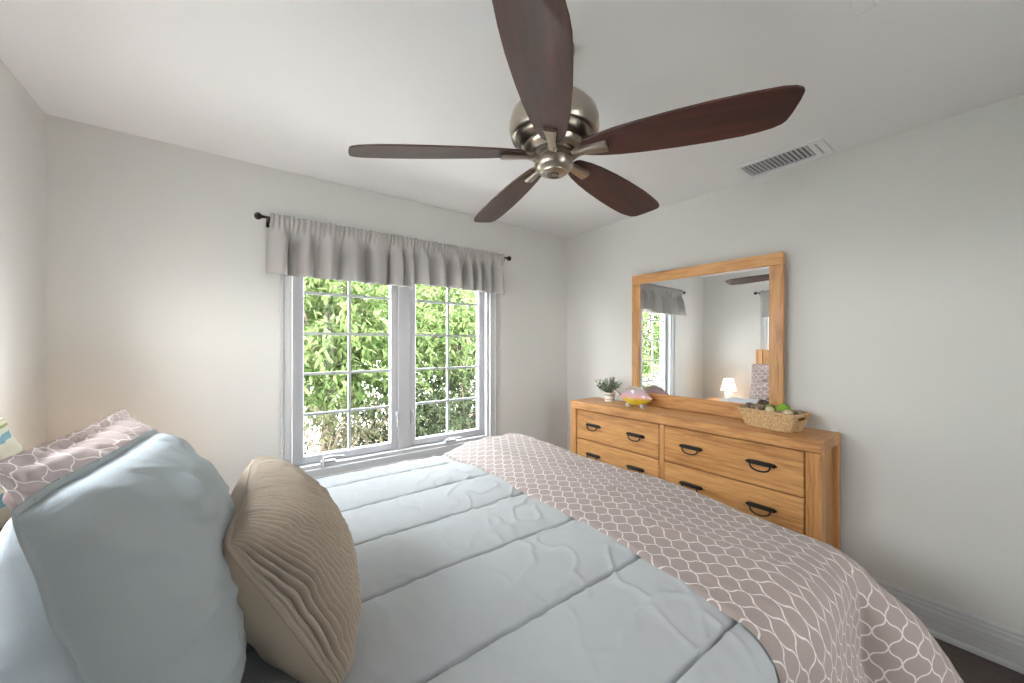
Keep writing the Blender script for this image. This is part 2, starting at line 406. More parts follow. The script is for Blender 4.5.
def make_valance(label, loc, rz, x0, x1, zr, drop, yo, seed, group, left_ret=False, deep=1.5):
    rnd = random.Random(seed)
    L = x1 - x0; nf = max(3, int(L * 9))
    cuts = [0.]
    for k in range(nf): cuts.append(cuts[-1] + rnd.uniform(.6, 1.5))
    cuts = [c / cuts[-1] for c in cuts]
    amps = [rnd.uniform(.55, 1.25) for _ in range(nf)]
    def ph(s):
        for k in range(nf):
            if s <= cuts[k + 1]: return k, (s - cuts[k]) / (cuts[k + 1] - cuts[k])
        return nf - 1, 1.
    def fn(s, t):
        k, q = ph(s)
        fold = amps[k] * (.5 - .5 * math.cos(2 * PI * q)) + .12 * math.sin(2 * PI * q * 2 + k)             # rounded pleat forward, sharp crease back
        z_top = zr + .024 + .013 * fbm(s * L * 40, seed, 0)
        z_bot = zr - drop - .012 * fold - .015 * s * (1 if not left_ret else .4) + .004 * fbm(s * 5, 1, seed)
        z = z_top + (z_bot - z_top) * t
        td = (zr - z) / drop
        small = .009 * math.sin(s * L * 230 + 2.2 * fbm(s * 9, seed, 3)) * (math.exp(-max(0, td) * 9))
        env = sstep(.02, .5, td)
        y = yo - .012 - small - deep * (.075 * fold * env * (.7 + .3 * td) - .040 * env)
        # pocket wraps the rod
        y -= .006 * math.exp(-((z - zr) / .010) ** 2)
        y += .004 * fbm(s * L * 14, t * 3, seed + 5)
        dx = -.010 * math.sin(2 * PI * q + .5) * env * amps[k]
        x = x0 + L * s + dx - .012 * (1 - s) * td * (1 if left_ret else 0)
        return (x, min(y, -.034 if td < .1 else -.03), z)
    mb = MB().grid(fn, int(L * 260), 34)
    o = mb.build('valance', M['valance'], smooth='all')
    sm = o.modifiers.new('thick', 'SOLIDIFY'); sm.thickness = .0022
    o.location = loc; o.rotation_euler = (0, 0, rz)
    tag(o, label, 'valance', group)
    return o
WC = ((WX0 + WX1) / 2, YF, 0)
make_rod('dark bronze curtain rod with round finials above the garden window', WC, 0, .150 - WC[0], 1.855 - WC[0], 2.115, -.085)
make_valance('left valance panel, light grey gathered, over the garden window', WC, 0, .178 - WC[0], 1.052 - WC[0], 2.115, .315, -.085, 3, 'gathered grey valances', True)
make_valance('right valance panel, light grey gathered, over the garden window', WC, 0, 1.045 - WC[0], 1.832 - WC[0], 2.115, .29, -.085, 12, 'gathered grey valances')
W2 = (XL, LC, 0)
make_rod('dark curtain rod above the headboard, seen only in the mirror', W2, PI / 2, -.80, .80, 2.115, -.062)
make_valance('grey valance near the lamp above the headboard, seen in the mirror', W2, PI / 2, -.005, .770, 2.115, .315, -.062, 21, 'gathered grey valances', deep=.35)
make_valance('grey valance above the near half of the headboard', W2, PI / 2, -.770, .0, 2.115, .315, -.062, 5, 'gathered grey valances', deep=.35)

# ------------------------------------------------------------------ dresser
BY0, BY1 = .553, 2.234; BX0, BX1 = 2.28, 2.615; BZ = .917
dr = thing('dresser', 'long honey oak dresser with six drawers and black bail pulls', 'dresser', (BX0, BY0, FZ))
def dl(mb): mb.v = [(v[0] - BX0, v[1] - BY0, v[2] - FZ) for v in mb.v]; return mb
dl(MB().box(BX0, BX1, BY0, BY1, BZ - .062, BZ, .006)).build('top', M['oak'], dr)
for y0, y1 in ((BY0, BY0 + .066), (BY1 - .066, BY1)):
    for x0, x1 in ((BX0, BX0 + .066), (BX1 - .05, BX1)): dl(MB().box(x0, x1, y0, y1, FZ, BZ - .0625, .005)).build('corner_post', M['oakv'], dr)
for y0, y1 in ((BY0 + .022, BY0 + .045), (BY1 - .045, BY1 - .022)): dl(MB().box(BX0 + .066, BX1 - .05, y0, y1, FZ + .06, BZ - .0625)).build('side_panel', M['oakv'], dr)
cs = MB(); cs.box(BX0 + .012, BX0 + .05, 1.386, 1.417, FZ + .06, BZ - .0625)
cs.box(BX0 + .012, BX0 + .05, BY0 + .066, BY1 - .066, FZ + .05, FZ + .12, .003)
dl(cs).build('divider', M['oakv'], dr)
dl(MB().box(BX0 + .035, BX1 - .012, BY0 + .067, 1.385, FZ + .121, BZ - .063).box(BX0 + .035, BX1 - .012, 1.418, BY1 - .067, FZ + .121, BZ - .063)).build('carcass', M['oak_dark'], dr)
rows = [(.621, .850), (.388, .614), (.146, .381)]
def bail_pull(parent, y, z):
    h = MB(); L = .076; x = BX0 + .008
    # moulded backplate bar with pointed ends
    out = [(-L, 0), (-L + .012, .010), (-L + .028, .0125), (L - .028, .0125), (L - .012, .010), (L, 0), (L - .012, -.009), (L - .028, -.010), (-L + .028, -.010), (-L + .012, -.009)]
    h.prism([(y + a, z + b) for a, b in out], 0, x - .010, x)
    h.tube([(x - .014, y - L * .78, z + .004), (x - .016, y, z + .006), (x - .014, y + L * .78, z + .004)], [.006, .0095, .006], 10)
    for s in (-1, 1):
        h.tube([(x, y + s * .048, z - .002), (x - .020, y + s * .048, z - .002)], .0055, 10)
    pts = []
    for k in range(17):
        w = PI * k / 16; pts.append((x - .020 - .006 * math.sin(w), y - .048 * math.cos(w), z - .004 - .033 * math.sin(w) ** .7))
    h.tube(pts, .0042, 8)
    return dl(h).build('bail_pull', M['black'], parent, smooth=True)
for (z0, z1) in rows:
    for (y0, y1, hy) in ((1.421, BY1 - .070, (1.985, 1.600)), (BY0 + .071, 1.382, (1.200, .815))):
        d = dl(MB().box(BX0 + .008, BX0 + .034, y0, y1, z0, z1, .004)).build('drawer', M['oak'], dr)
        for y in hy: bail_pull(d, y, (z0 + z1) / 2 + .010)

# ------------------------------------------------------------------ mirror on the dresser
mi = thing('dresser_mirror', 'large rectangular mirror in a honey oak frame standing on the dresser', 'mirror', (2.572, 1.310, BZ + .001), math.radians(1.6))
mi.rotation_euler[1] = math.radians(.3)
mw, mh, fw = .507, 1.012, .072
ft = MB().box(-.016, .016, -mw, mw, mh - fw, mh, .004).build('frame_rail', M['oak'], mi)
fb = MB().box(-.016, .016, -mw + fw, mw - fw, 0, .098, .004).build('frame_rail', M['oak'], mi)
for s in (-1, 1):
    a, b = sorted((s * mw, s * (mw - fw))); MB().box(-.016, .016, a, b, 0, mh - fw, .004).build('frame_stile', M['oakv'], mi)
MB().box(-.006, -.002, -mw + fw - .004, mw - fw + .004, .094, mh - fw + .004).build('mirror_glass', M['mirror'], mi)
MB().box(.0, .010, -mw + fw - .01, mw - fw + .01, .088, mh - fw + .01).build('backing', M['oak_dark'], mi)

# ------------------------------------------------------------------ ceiling fan
FC = (.9224, .983); FZB = 2.036
fan = thing('ceiling_fan', 'brushed nickel ceiling fan with five dark mahogany blades', 'ceiling fan', (FC[0], FC[1], CZ))
def fl(z): return z - CZ
MB().lathe([(.0, fl(CZ)), (.072, fl(CZ) - .0005), (.074, fl(CZ) - .012), (.066, fl(CZ) - .035), (.040, fl(CZ) - .055), (.022, fl(CZ) - .062), (0, fl(CZ) - .062)][1:], n=40).build('canopy', M['nickel'], fan, smooth=True)
MB().tube([(0, 0, fl(CZ - .06)), (0, 0, fl(2.235))], .013, 16).build('downrod', M['nickel'], fan, smooth=True)
P = lambda L: [(r, fl(z)) for r, z in L]
MB().lathe(P([(.02, 2.262), (.040, 2.258), (.060, 2.252), (.100, 2.243), (.130, 2.228), (.150, 2.204), (.158, 2.175), (.159, 2.150), (.156, 2.134), (.151, 2.124), (.146, 2.122), (.145, 2.126), (.138, 2.124)]), n=56).build('motor_housing', M['nickel'], fan, smooth=True)
MB().lathe(P([(.140, 2.128), (.138, 2.112), (.126, 2.098), (.118, 2.094), (.116, 2.096), (.104, 2.092)]), n=56).build('lower_housing', M['nickel_dark'], fan, smooth=True)
MB().lathe(P([(.108, 2.0945), (.106, 2.086), (.096, 2.072), (.084, 2.068), (.082, 2.070)]), n=48).build('rotor_ring', M['nickel'], fan, smooth=True)
MB().lathe(P([(.080, 2.071), (.078, 2.060), (.070, 2.056), (.070, 2.044), (.060, 2.040)]), n=48).build('switch_housing', M['nickel_dark'], fan, smooth=True)
cap = MB().lathe(P([(.040, 2.046), (.066, 2.045), (.070, 2.032), (.067, 2.018), (.056, 2.006), (.048, 2.003), (.046, 1.999), (.028, 1.994), (0, 1.992)]), n=48).build('bottom_cap', M['nickel'], fan, smooth=True)
pts = [(.026 * (1 - k / 46) * math.cos(k * .32), .026 * (1 - k / 46) * math.sin(k * .32), fl(1.9935 - .0015 * (k / 30 if k < 30 else 1))) for k in range(30)]
MB().tube(pts, .0022, 6).build('cap_emblem', M['nickel_dark'], cap, smooth='all')
hw = [(.100, .022), (.112, .034), (.16, .048), (.22, .059), (.30, .068), (.40, .0750), (.50, .0785), (.58, .0775), (.64, .0730), (.672, .066), (.690, .056), (.697, .046)]
pitch = math.tan(math.radians(13))
for k in range(5):
    ph = math.radians(78.84 + 72 * k)
    bl = MB(); th = .0035
    outline = [(r, w) for r, w in hw] + [(.700, .02), (.700, -.02)] + [(r, -w) for r, w in hw[::-1]]
    # slight sweep: leading tip corner a little longer
    outline = [(r - (.020 * (s / .07) if r > .6 else 0), s) for r, s in outline]
    n = len(outline)
    zb = fl(2.064)
    dz = lambda r: -(r - .1) * .055
    top = [(r, s, zb + dz(r) - s * pitch + th) for r, s in outline]; bot = [(r, s, zb + dz(r) - s * pitch - th) for r, s in outline]
    bl.v = top + bot
    bl.f = [tuple(range(n)), tuple(range(n, 2 * n))[::-1]] + [(j, (j + 1) % n, n + (j + 1) % n, n + j) for j in range(n)]
    b = bl.build('fan_blade', M['blade'], fan); b.rotation_euler = (0, 0, ph)
    md = b.modifiers.new('bev', 'BEVEL'); md.width = .002; md.segments = 2
    ir = MB()
    # blade iron: flared arm reaching under the blade root
    for (r0, r1, w0, w1, z0, z1, t) in ((.055, .095, .018, .013, -.006, -.006, .010), (.095, .190, .013, .021, -.006, -.0105, .009)):
        vs = []
        for (r, w, z) in ((r0, w0, z0), (r1, w1, z1)):
            for q, zz in ((-w, z - t), (-w * .6, z - t * 1.6), (w * .6, z - t * 1.6), (w, z - t), (w, z + .003), (-w, z + .003)):
                vs.append((r, q, zb + zz - q * pitch * .8 + .001))
        i = len(ir.v); ir.v += vs
        ir.f += [(i + j, i + (j + 1) % 6, i + 6 + (j + 1) % 6, i + 6 + j) for j in range(6)] + [tuple(i + j for j in range(6))[::-1], tuple(i + 6 + j for j in range(6))]
    io = ir.build('blade_iron', M['nickel'], fan); io.rotation_euler = (0, 0, ph)
    md = io.modifiers.new('bev', 'BEVEL'); md.width = .0015; md.segments = 2

# ------------------------------------------------------------------ ceiling fittings
vt = thing('ceiling_vent', 'white ceiling air vent with a row of grey louvres near the right wall', 'vent', (2.505, .80, CZ))
VX, VY = .118, .20
v = MB(); z0, z1 = -.010, -.0003
v.box(-VX, -.088, -VY - .02, VY, z0, z1, .003).box(.088, VX, -VY - .02, VY, z0, z1, .003).box(-.088, .088, -VY - .02, -.150, z0, z1, .003).box(-.088, .088, .170, VY, z0, z1, .003)
v.build('vent_frame', M['white'], vt)
MB().box(-.088, .088, -.150, .170, -.0012, -.0004).build('duct_shade_sheet', M['vent_dark'], vt)  # flat dark sheet painted for the shade inside the duct
for k in range(15):
    y = -.150 + .320 * (k + .5) / 15
    s = MB(); s.v = [(-.087, y - .004, -.0015), (.087, y - .004, -.0015), (.087, y + .004, -.0095), (-.087, y + .004, -.0095), (-.087, y - .0026, -.0012), (.087, y - .0026, -.0012), (.087, y + .0054, -.009), (-.087, y + .0054, -.009)]
    s.f = [(0, 1, 2, 3), (7, 6, 5, 4), (0, 4, 5, 1), (1, 5, 6, 2), (2, 6, 7, 3), (3, 7, 4, 0)]
    s.build('louvre', M['vent_slat'], vt)
MB().box(-.075, .075, -.186, -.178, -.018, -.0095, .002).build('damper_lever', M['vent_slat'], vt)
hp = thing('ceiling_panel', 'white square framed panel in the ceiling at the top right', 'ceiling panel', (1.395, .055, CZ))
h = MB()
for (a, b, c, d) in ((-.245, -.20, -.245, .245), (.20, .245, -.245, .245), (-.20, .20, -.245, -.20), (-.20, .20, .20, .245)): h.box(a, b, c, d, -.006, -.0003, .002)
h.build('panel_frame', M['ceil'], hp)
MB().box(-.20, .20, -.20, .20, -.0035, -.0004, .001).build('panel_board', M['ceil'], hp)

# ------------------------------------------------------------------ bed
X0B, X1B, Y0B, Y1B = -.585, 1.44, .39, 1.90
bed = thing('bed', 'queen bed with an oak headboard, made up with pillows and comforter', 'bed', (0, LC, FZ))
def bd(mb): mb.v = [(v[0], v[1] - LC, v[2] - FZ) for v in mb.v]; return mb
hb = bd(MB().box(-.640, -.592, Y0B - .03, Y0B + .05, FZ, 1.35, .005).box(-.640, -.592, Y1B - .065, Y1B + .015, FZ, 1.35, .005)
   .box(-.636, -.596, Y0B + .05, Y1B - .065, 1.25, 1.346, .004).box(-.630, -.602, Y0B + .05, Y1B - .065, .35, 1.25)).build('headboard', M['oakv'], bed)
bd(MB().box(X0B, X1B - .02, Y0B + .01, Y1B - .01, .20, .45, .02)).build('box_spring', M['sheet'], bed)
bd(MB().box(X0B, X1B - .01, Y0B, Y1B, .452, .685, .05)).build('mattress', M['sheet'], bed)
for x in (-.5, 1.33):
    for y in (Y0B + .1, Y1B - .1): bd(MB().tube([(x, y, FZ), (x, y, .20)], [.022, .03], 12)).build('leg', M['black'], bed, smooth=True)

SEAM0, SEAMS = .695, .2845
R_ = .085
def xfoot(b): return 1.475 + .075 * (1 - sstep(.3, 1.7, b))
def surf(a, b, off=0., quilt=True):
    xf = xfoot(b); y0, y1 = .40, 1.935
    da = max(0., a - xf); db = 0.; sg = 1
    if b > y1: db = b - y1
    elif b < y0: db = y0 - b; sg = -1
    top = .750 - .040 * sstep(1.0, .25, b) - .010 * sstep(.9, 1.5, a) * sstep(1.2, .4, b)
    ax = min(a, xf); by = min(max(b, y0), y1)
    q = abs(math.sin(PI * (by - SEAM0) / SEAMS))
    edge = 1.
    nx = (0., 0.)
    d = max(da, db)
    qz = 0.
    if quilt:
        dq = abs((by - SEAM0) / SEAMS - round((by - SEAM0) / SEAMS)) * SEAMS
        qz = .016 * (q ** .45) - .009 - .007 * math.exp(-(dq / .0045) ** 2)
        pk = math.exp(-(q / .25) ** 2)
        qz += .0009 * pk * math.sin(a * 95 + 3 * fbm(a * 6, b * 6, 2)) 
    wr = .006 * fbm(a * 2.1, b * 2.6, 1.7) + .003 * fbm(a * 7 + b * 3, b * 6 - a * 2, 4.2) 
    if quilt:
        rdg = 1 - abs(fbm((a * 7.2 - b * 3.4), (b * 6.0 + a * 1.6), 9.3, 2)) * 2.4
        wr += .0045 * max(0., rdg) ** 5 * (.3 + 1.4 * sstep(.35, .95, a))
    z = top + qz + wr
    if d <= 0:
        return Vector((ax, by, z + off))
    th = math.atan2(db, da); dx, dy = math.cos(th), math.sin(th) * sg
    arc = R_ * PI / 2
    if d < arc: out = R_ * math.sin(d / R_); dn = R_ * (1 - math.cos(d / R_)); n = (math.sin(d / R_), math.cos(d / R_))
    else: out = R_ + .10 * (d - arc); dn = R_ + (d - arc) * .985; n = (1., .0)
    fl_ = math.sin(2 * th)
    k = sstep(.05, .5, d)
    out += (.07 + .40 * d) * fl_ * sstep(0, .25, d) + .016 * k * math.sin((a + b) * 14 + 2 * fbm(a * 2, b * 2, 0)) 
    out += .012 * fbm(a * 4, b * 4, 3.3) * k
    return Vector((ax + dx * out + dx * n[0] * off, by + dy * out + dy * n[0] * off, z - dn + n[1] * off))
DD = .50
cf = thing('comforter', 'pale blue quilted comforter folded back at the foot to a taupe trellis side', 'comforter', (.7, LC, .75))
def lin(a, b, t): return a + (b - a) * t
def comp(fn, nu, nv, name, mat, uvf, thick):
    mb = MB().grid(fn, nu, nv); mb.v = [(v[0] - .7, v[1] - LC, v[2] - .75) for v in mb.v]
    uvs = [uvf(a / nu, b / nv) for a in range(nu + 1) for b in range(nv + 1)]
    o = mb.build(name, mat, cf, smooth='all', uvs=uvs)
    if thick:
        sm = o.modifiers.new('thick', 'SOLIDIFY'); sm.thickness = thick; sm.offset = -1
    return o
_bs = [.40 - DD + (1.535 + 2 * DD) * k / 330 for k in range(331)]
for k in range(7):
    for d in (-.010, -.0075, -.005, -.0035, -.002, -.001, 0, .001, .002, .0035, .005, .0075, .010):
        if .38 < SEAM0 + (k - 1) * SEAMS < 1.9: _bs.append(SEAM0 + (k - 1) * SEAMS + d)
_bs = sorted(_bs)
def ab_main(s, t): return lin(-.03, 1.60 + DD, s), _bs[round(t * (len(_bs) - 1))]
def f_main(s, t):
    a, b = ab_main(s, t); p = surf(a, b)
    e = sstep(.05, 0., s); p.z -= .028 * e
    return p
comp(f_main, 300, len(_bs) - 1, 'quilted_cover', M['blue'], ab_main, .012)
def a_fold(b): return 1.005 - .02 * sstep(1.5, 2.0, b) + .008 * math.sin(b * 9) - .03 * sstep(.6, .2, b)
def ab_fold(s, t):
    b = lin(.40 - DD, 1.935 + DD * .9, t); a = lin(a_fold(b), 1.60 + DD + .02, s)
    return a, b
def f_fold(s, t):
    a, b = ab_fold(s, t)
    w = a - a_fold(b)
    T = .030 + .022 * sstep(1.1, 1.8, b) + .012 * fbm(a * 2.3, b * 1.7, 6.1) + .007 * fbm(a * 9, b * 3, 2.1)
    T = lin(.012, T, sstep(0, .22, w)) if w < .22 else T
    gw = 1 - abs(fbm(a * 4.2 + b * .8, b * 1.5, 8.8, 2)) * 2.4
    T += .007 * max(0, gw) ** 4 * sstep(.03, .15, w)
    T *= math.sqrt(max(0., 1 - (1 - min(1., w / .016)) ** 2)) if w < .016 else 1.
    return surf(a, b, T + .003, False)
comp(f_fold, 190, 300, 'folded_end', M['trellis'], ab_fold, 0)

# ------------------------------------------------------------------ pillows
def pillow(name, label, mat, w, h, T, A, ex, ey, nu=90, nv=70, crease=.012, seed=0, back=None, front_fn=None, pinch=.07, flange=0., group=None, sag=0., uvs=1., power=.5, nx=2.4, cat='pillow', back_label=None, back_name='back_panel', limp=0., corner=.05, frill=.006):
    """A = centre, ex = direction of the long side, ey = direction up the pillow; the front faces ex x ey"""
    ex = Vector(ex).normalized(); ey = Vector(ey); ey = (ey - ex * ey.dot(ex)).normalized(); en = ex.cross(ey)
    A = Vector(A)
    def fn(side):
        def g(s, t):
            u, v = 2 * s - 1, 2 * t - 1
            # denser sampling near edges
            u = math.sin(u * PI / 2) * .6 + u * .4; v = math.sin(v * PI / 2) * .6 + v * .4
            ww = w / 2 * (1 - pinch * (1 - v * v)); hh = h / 2 * (1 - pinch * (1 - u * u))
            fw_ = flange / (w / 2); fh_ = flange / (h / 2)
            uu = min(1., abs(u) / (1 - fw_)); vv = min(1., abs(v) / (1 - fh_))
            t0 = (max(0, 1 - uu ** nx) * max(0, 1 - vv ** nx)) ** power
            th = T / 2 * t0
            cr = fbm(u * 2.2 + seed, v * 2.2, side * 3.1) * crease * 1.6 * t0 ** .5
            # creases radiating from corners
            ang = math.atan2(v * h, u * w)
            rr = max(abs(u), abs(v))
            cr += crease * .30 * math.sin(ang * 19 + 4 * fbm(u * 2, v * 2, seed)) * sstep(.45, .92, rr) * sstep(1.0, .93, rr)
            rdg = 1 - abs(fbm(u * 1.3 + seed, v * 3.0 + u, 5 + side, 2)) * 2.2
            cr += crease * .8 * max(0, rdg) ** 5 * t0
            off = side * (th + .0015 * (1 - rr ** 8)) + cr * (1 if side > 0 else -1)
            nvec = Vector((0, 0, 0))
            if front_fn and side > 0:
                def th_(a_, b_): return T / 2 * (max(1e-4, 1 - min(1, abs(a_)) ** nx) * max(1e-4, 1 - min(1, abs(b_)) ** nx)) ** power
                e_ = .012; gx = (th_(u + e_, v) - th_(u - e_, v)) / (e_ * w); gy = (th_(u, v + e_) - th_(u, v - e_)) / (e_ * h)
                nvec = (en - ex * gx - ey * gy).normalized() * (front_fn(u, v) * min(1, t0 * 5))
            edgew = flange and frill * math.sin(ang * 22 + seed) * (sstep(.9, 1., rr)) or 0
            rc = 1 - corner * (u * u * v * v) ** 2; ww *= rc; hh *= rc
            p = ex * (u * ww) + ey * (v * hh - sag * (1 - u * u) * max(0, v)) + en * (off + edgew - limp * max(0, v) ** 2 * .5) + nvec
            return p
        return g
    o = None
    m1 = MB().grid(fn(1), nu, nv); uv = [((a / nu) * w * uvs, (b / nv) * h * uvs) for a in range(nu + 1) for b in range(nv + 1)]
    if back is None:
        n1 = len(m1.v); m1.grid(fn(-1), nu, nv)
        o = m1.build(name, mat, smooth='all', uvs=uv + uv, weld=True)
        o.location = A
        tag(o, label, cat, group); return o
    root = thing(name, label, cat, A, 0, group)
    m1.build('ruffled_front', mat, root, smooth='all', uvs=uv)
    MB().grid(fn(-1), nu, nv).build(back_name, back, root, smooth='all', uvs=uv)
    # seam welt
    pts = []
    f1, f2 = fn(1), fn(-1)
    for k in range(60): pts.append((f1(k / 60, 0) + f2(k / 60, 0)) / 2)
    for k in range(50): pts.append((f1(1, k / 50) + f2(1, k / 50)) / 2)
    for k in range(60): pts.append((f1(1 - k / 60, 1) + f2(1 - k / 60, 1)) / 2)
    for k in range(50): pts.append((f1(0, 1 - k / 50) + f2(0, 1 - k / 50)) / 2)
    MB().tube(pts, .0035, 8, closed=True).build('seam', back, root, smooth='all')
    return root
# order along the bed, from the headboard: striped, two taupe shams, blue, beige
pillow('striped_pillow', 'green, blue and cream striped pillow at the left edge behind the taupe pillows', plain('stripes', (.6, .6, .5), .8), .62, .44, .12, (-.470, 1.325, .985), (0, 1, 0), (-.10, 0, 1), seed=3, cat='pillow')
pillow('patterned_pillow', 'taupe trellis pillow at the near side of the bed behind the blue pillow', M['trellis_p'], .66, .50, .17, (-.335, .60, .955), (.0, 1, 0), (-.28, 0, 1), seed=11, flange=.03, group='taupe trellis pillows', limp=.05, frill=.003)
pillow('patterned_pillow', 'large taupe trellis pillow toward the window wall, its top edge puckered', M['trellis_p'], .92, .52, .17, (-.222, 1.420, .945), (.02, 1, -.03), (-.27, 0, 1), nu=150, seed=17, flange=.028, group='taupe trellis pillows', limp=.05, crease=.018, frill=.004)
pillow('blue_pillow', 'large plain pale blue pillow at the front left of the bed', M['bluepil'], .70, .50, .24, (-.105, .920, .975), (.05, 1, -.06), (-.26, 0, 1), nu=130, nv=100, seed=5, flange=.012, crease=.008, frill=.0012, corner=.07, pinch=.05)
_arc = [0.]
for k in range(200):
    a_, b_ = k / 200, (k + 1) / 200
    f_ = lambda q: .115 * math.sqrt(max(0, 1 - q ** 2.3))
    _arc.append(_arc[-1] + math.hypot(.285 / 200, f_(b_) - f_(a_)))
def arc_u(u):
    q = min(1., abs(u)) * 200; k = min(199, int(q)); return math.copysign((_arc[k] + (_arc[k + 1] - _arc[k]) * (q - k)) / _arc[-1], u)
def ruffle(u, v):
    p = arc_u(u) * 25 * PI + 2.4 * fbm(u * 1.6, v * 1.3, 3.3, 2) + 1.1 * fbm(u * 5, v * 2.5, 7.7, 2) + .9 * math.sin(v * 2.2)
    s = abs(math.sin(p))
    br = .5 + .5 * fbm(u * 6, v * 5, 1.1, 2)
    return .022 * (s ** .75) * (.7 + .5 * br) + .0015 * fbm(u * 30, v * 18, 5) - .008
pillow('beige_cushion', 'beige rectangular cushion with a ruffled front leaning on the blue pillow', M['ruffle'], .57, .37, .23, (.104, 1.030, .903), (.10, 1, .0), (-.54, 0, 1), nu=1000, nv=90, seed=9, crease=.003, back=M['beige'], front_fn=ruffle, pinch=.07, nx=2.3, power=.5, cat='cushion', corner=.06)

# ------------------------------------------------------------------ nightstand and lamp (seen in the mirror)
ns = thing('nightstand', 'honey oak nightstand beside the bed under the lamp', 'nightstand', (-.42, 2.24, FZ))
MB().box(-.22, .20, -.24, .24, .59, .62, .004).build('top', M['oak'], ns)
MB().box(-.21, .18, -.23, .23, .10, .59).build('cabinet', M['oakv'], ns)
for z0, z1 in ((.350, .575), (.115, .340)):
    d = MB().box(.1805, .195, -.215, .215, z0, z1, .003).build('drawer', M['oak'], ns)
    MB().tube([(.195, -.05, (z0 + z1) / 2), (.215, -.04, (z0 + z1) / 2), (.215, .04, (z0 + z1) / 2), (.195, .05, (z0 + z1) / 2)], .005, 8).build('drawer_pull', M['black'], d, smooth='all')
for x in (-.18, .16):
    for y in (-.20, .20): MB().box(x - .025, x + .02, y - .02, y + .02, 0, .10).build('leg', M['oakv'], ns)
lp = thing('table_lamp', 'small lit table lamp with a white tapered shade', 'lamp', (-.38, 2.175, FZ + .6205))
lp.scale = (.9, .9, .92)
MB().lathe([(0, 0), (.055, 0), (.058, .008), (.040, .018), (.045, .045), (.060, .080), (.052, .115), (.025, .135), (.015, .150), (.012, .165), (0, .165)][1:], n=32).build('lamp_base', M['ceramic'], lp, smooth=True)
m, nt, b = new_mat('lamp_shade_fabric'); b.inputs['Base Color'].default_value = (.85, .82, .75, 1); b.inputs['Emission Color'].default_value = (1, .87, .68, 1); b.inputs['Emission Strength'].default_value = 1.0
sh = MB(); n = 40
prs = [(.112, .155), (.066, .330), (.064, .330), (.110, .155)]
sh.lathe(prs + [prs[0]], n=n); sh.f = [f for f in sh.f if len(f) == 4]
sh.build('lamp_shade', m, lp, smooth=True)
ld = bpy.data.lights.new('lamp_bulb', 'POINT'); ld.energy = 10.0; ld.color = (.98, .985, 1); ld.shadow_soft_size = .03
lo = bpy.data.objects.new('lamp_bulb', ld); COL.objects.link(lo); lo.location = (-.38, 2.175, FZ + .62 + .22)

# ------------------------------------------------------------------ things on the dresser
pt = thing('potted_plant', 'small grey-green leafy plant in a banded white pot on the dresser', 'potted plant', (2.495, 1.992, BZ + .0005))
m, nt, b = new_mat('banded_pot'); tcn = N(nt, 'TexCoord'); spn = N(nt, 'SeparateXYZ'); nt.links.new(tcn.outputs['Object'], spn.inputs[0])
r = N(nt, 'ValToRGB'); r.color_ramp.interpolation = 'CONSTANT'; el = r.color_ramp.elements
el[0].position = 0; el[0].color = (.78, .72, .66, 1); el[1].position = .017 / .1; el[1].color = (.30, .18, .13, 1)
for pos, c in ((.022, (.80, .75, .68)), (.052, (.22, .24, .22)), (.060, (.80, .76, .70))):
    e = el.new(pos / .1); e.color = (*c, 1)
dv = N(nt, 'Math', operation='MULTIPLY'); dv.inputs[1].default_value = 10; nt.links.new(spn.outputs[2], dv.inputs[0]); nt.links.new(dv.outputs[0], r.inputs[0]); nt.links.new(r.outputs[0], b.inputs['Base Color'])
MB().lathe([(.036, 0), (.040, .004), (.045, .068), (.047, .070), (.047, .076), (.042, .076), (.041, .066), (.0, .064)], n=32).build('pot', m, pt, smooth=True)
def leaf_mesh(name, items, mat, parent, loc=None):
    """items: (pos, dir, normal, length, width, tone)"""
    v = []; f = []; tn = []
    for (p, d, nrm, L, w, t) in items:
        s = d.cross(nrm)
        if s.length < 1e-5: continue
        s.normalize(); i = len(v); up = nrm * (L * .10)
        v += [p, p + d * (L * .35) + s * (w / 2) + up * .6, p + d * (L * .72) + s * (w * .38) + up * .3, p + d * L - up * .6, p + d * (L * .72) - s * (w * .38) + up * .3, p + d * (L * .35) - s * (w / 2) + up * .6, p + d * (L * .4) - up * .1, ]
        f += [(i, i + 1, i + 6), (i + 1, i + 2, i + 6), (i + 2, i + 3, i + 6), (i + 3, i + 4, i + 6), (i + 4, i + 5, i + 6), (i + 5, i, i + 6)]
        tn += [t] * 7
    me = bpy.data.meshes.new(name); me.from_pydata([tuple(q) for q in v], [], f); me.update()
    at = me.attributes.new('tone', 'FLOAT', 'POINT'); at.data.foreach_set('value', tn)
    me.materials.append(mat); me.polygons.foreach_set('use_smooth', [True] * len(me.polygons))
    o = bpy.data.objects.new(name, me); COL.objects.link(o)
    if parent: o.parent = parent
    if loc: o.location = loc
    return o
rnd = random.Random(4)
def rdir(r_=rnd): 
    while True:
        q = Vector((r_.uniform(-1, 1), r_.uniform(-1, 1), r_.uniform(-1, 1)))
        if .05 < q.length < 1: return q.normalized()
items = []; stm = MB()
for k in range(56):
    az = rnd.uniform(0, 2 * PI); tilt = rnd.uniform(.03, 1.05); L = rnd.uniform(.09, .145)
    d = Vector((math.cos(az) * math.sin(tilt), math.sin(az) * math.sin(tilt), math.cos(tilt) * .95 + .1)).normalized()
    p0 = Vector((math.cos(az) * .012, math.sin(az) * .012, .064))
    stm.tube([p0, p0 + d * L], .0012, 5)
    for j in range(16):
        q = p0 + d * L * (.2 + .8 * j / 16); dd = (d * .6 + rdir() * .9).normalized()
        items.append((q, dd, rdir(), rnd.uniform(.014, .024), .008, rnd.random()))
stm.build('stems', M['bark'], pt); leaf_mesh('foliage', items, M['succ'], pt)

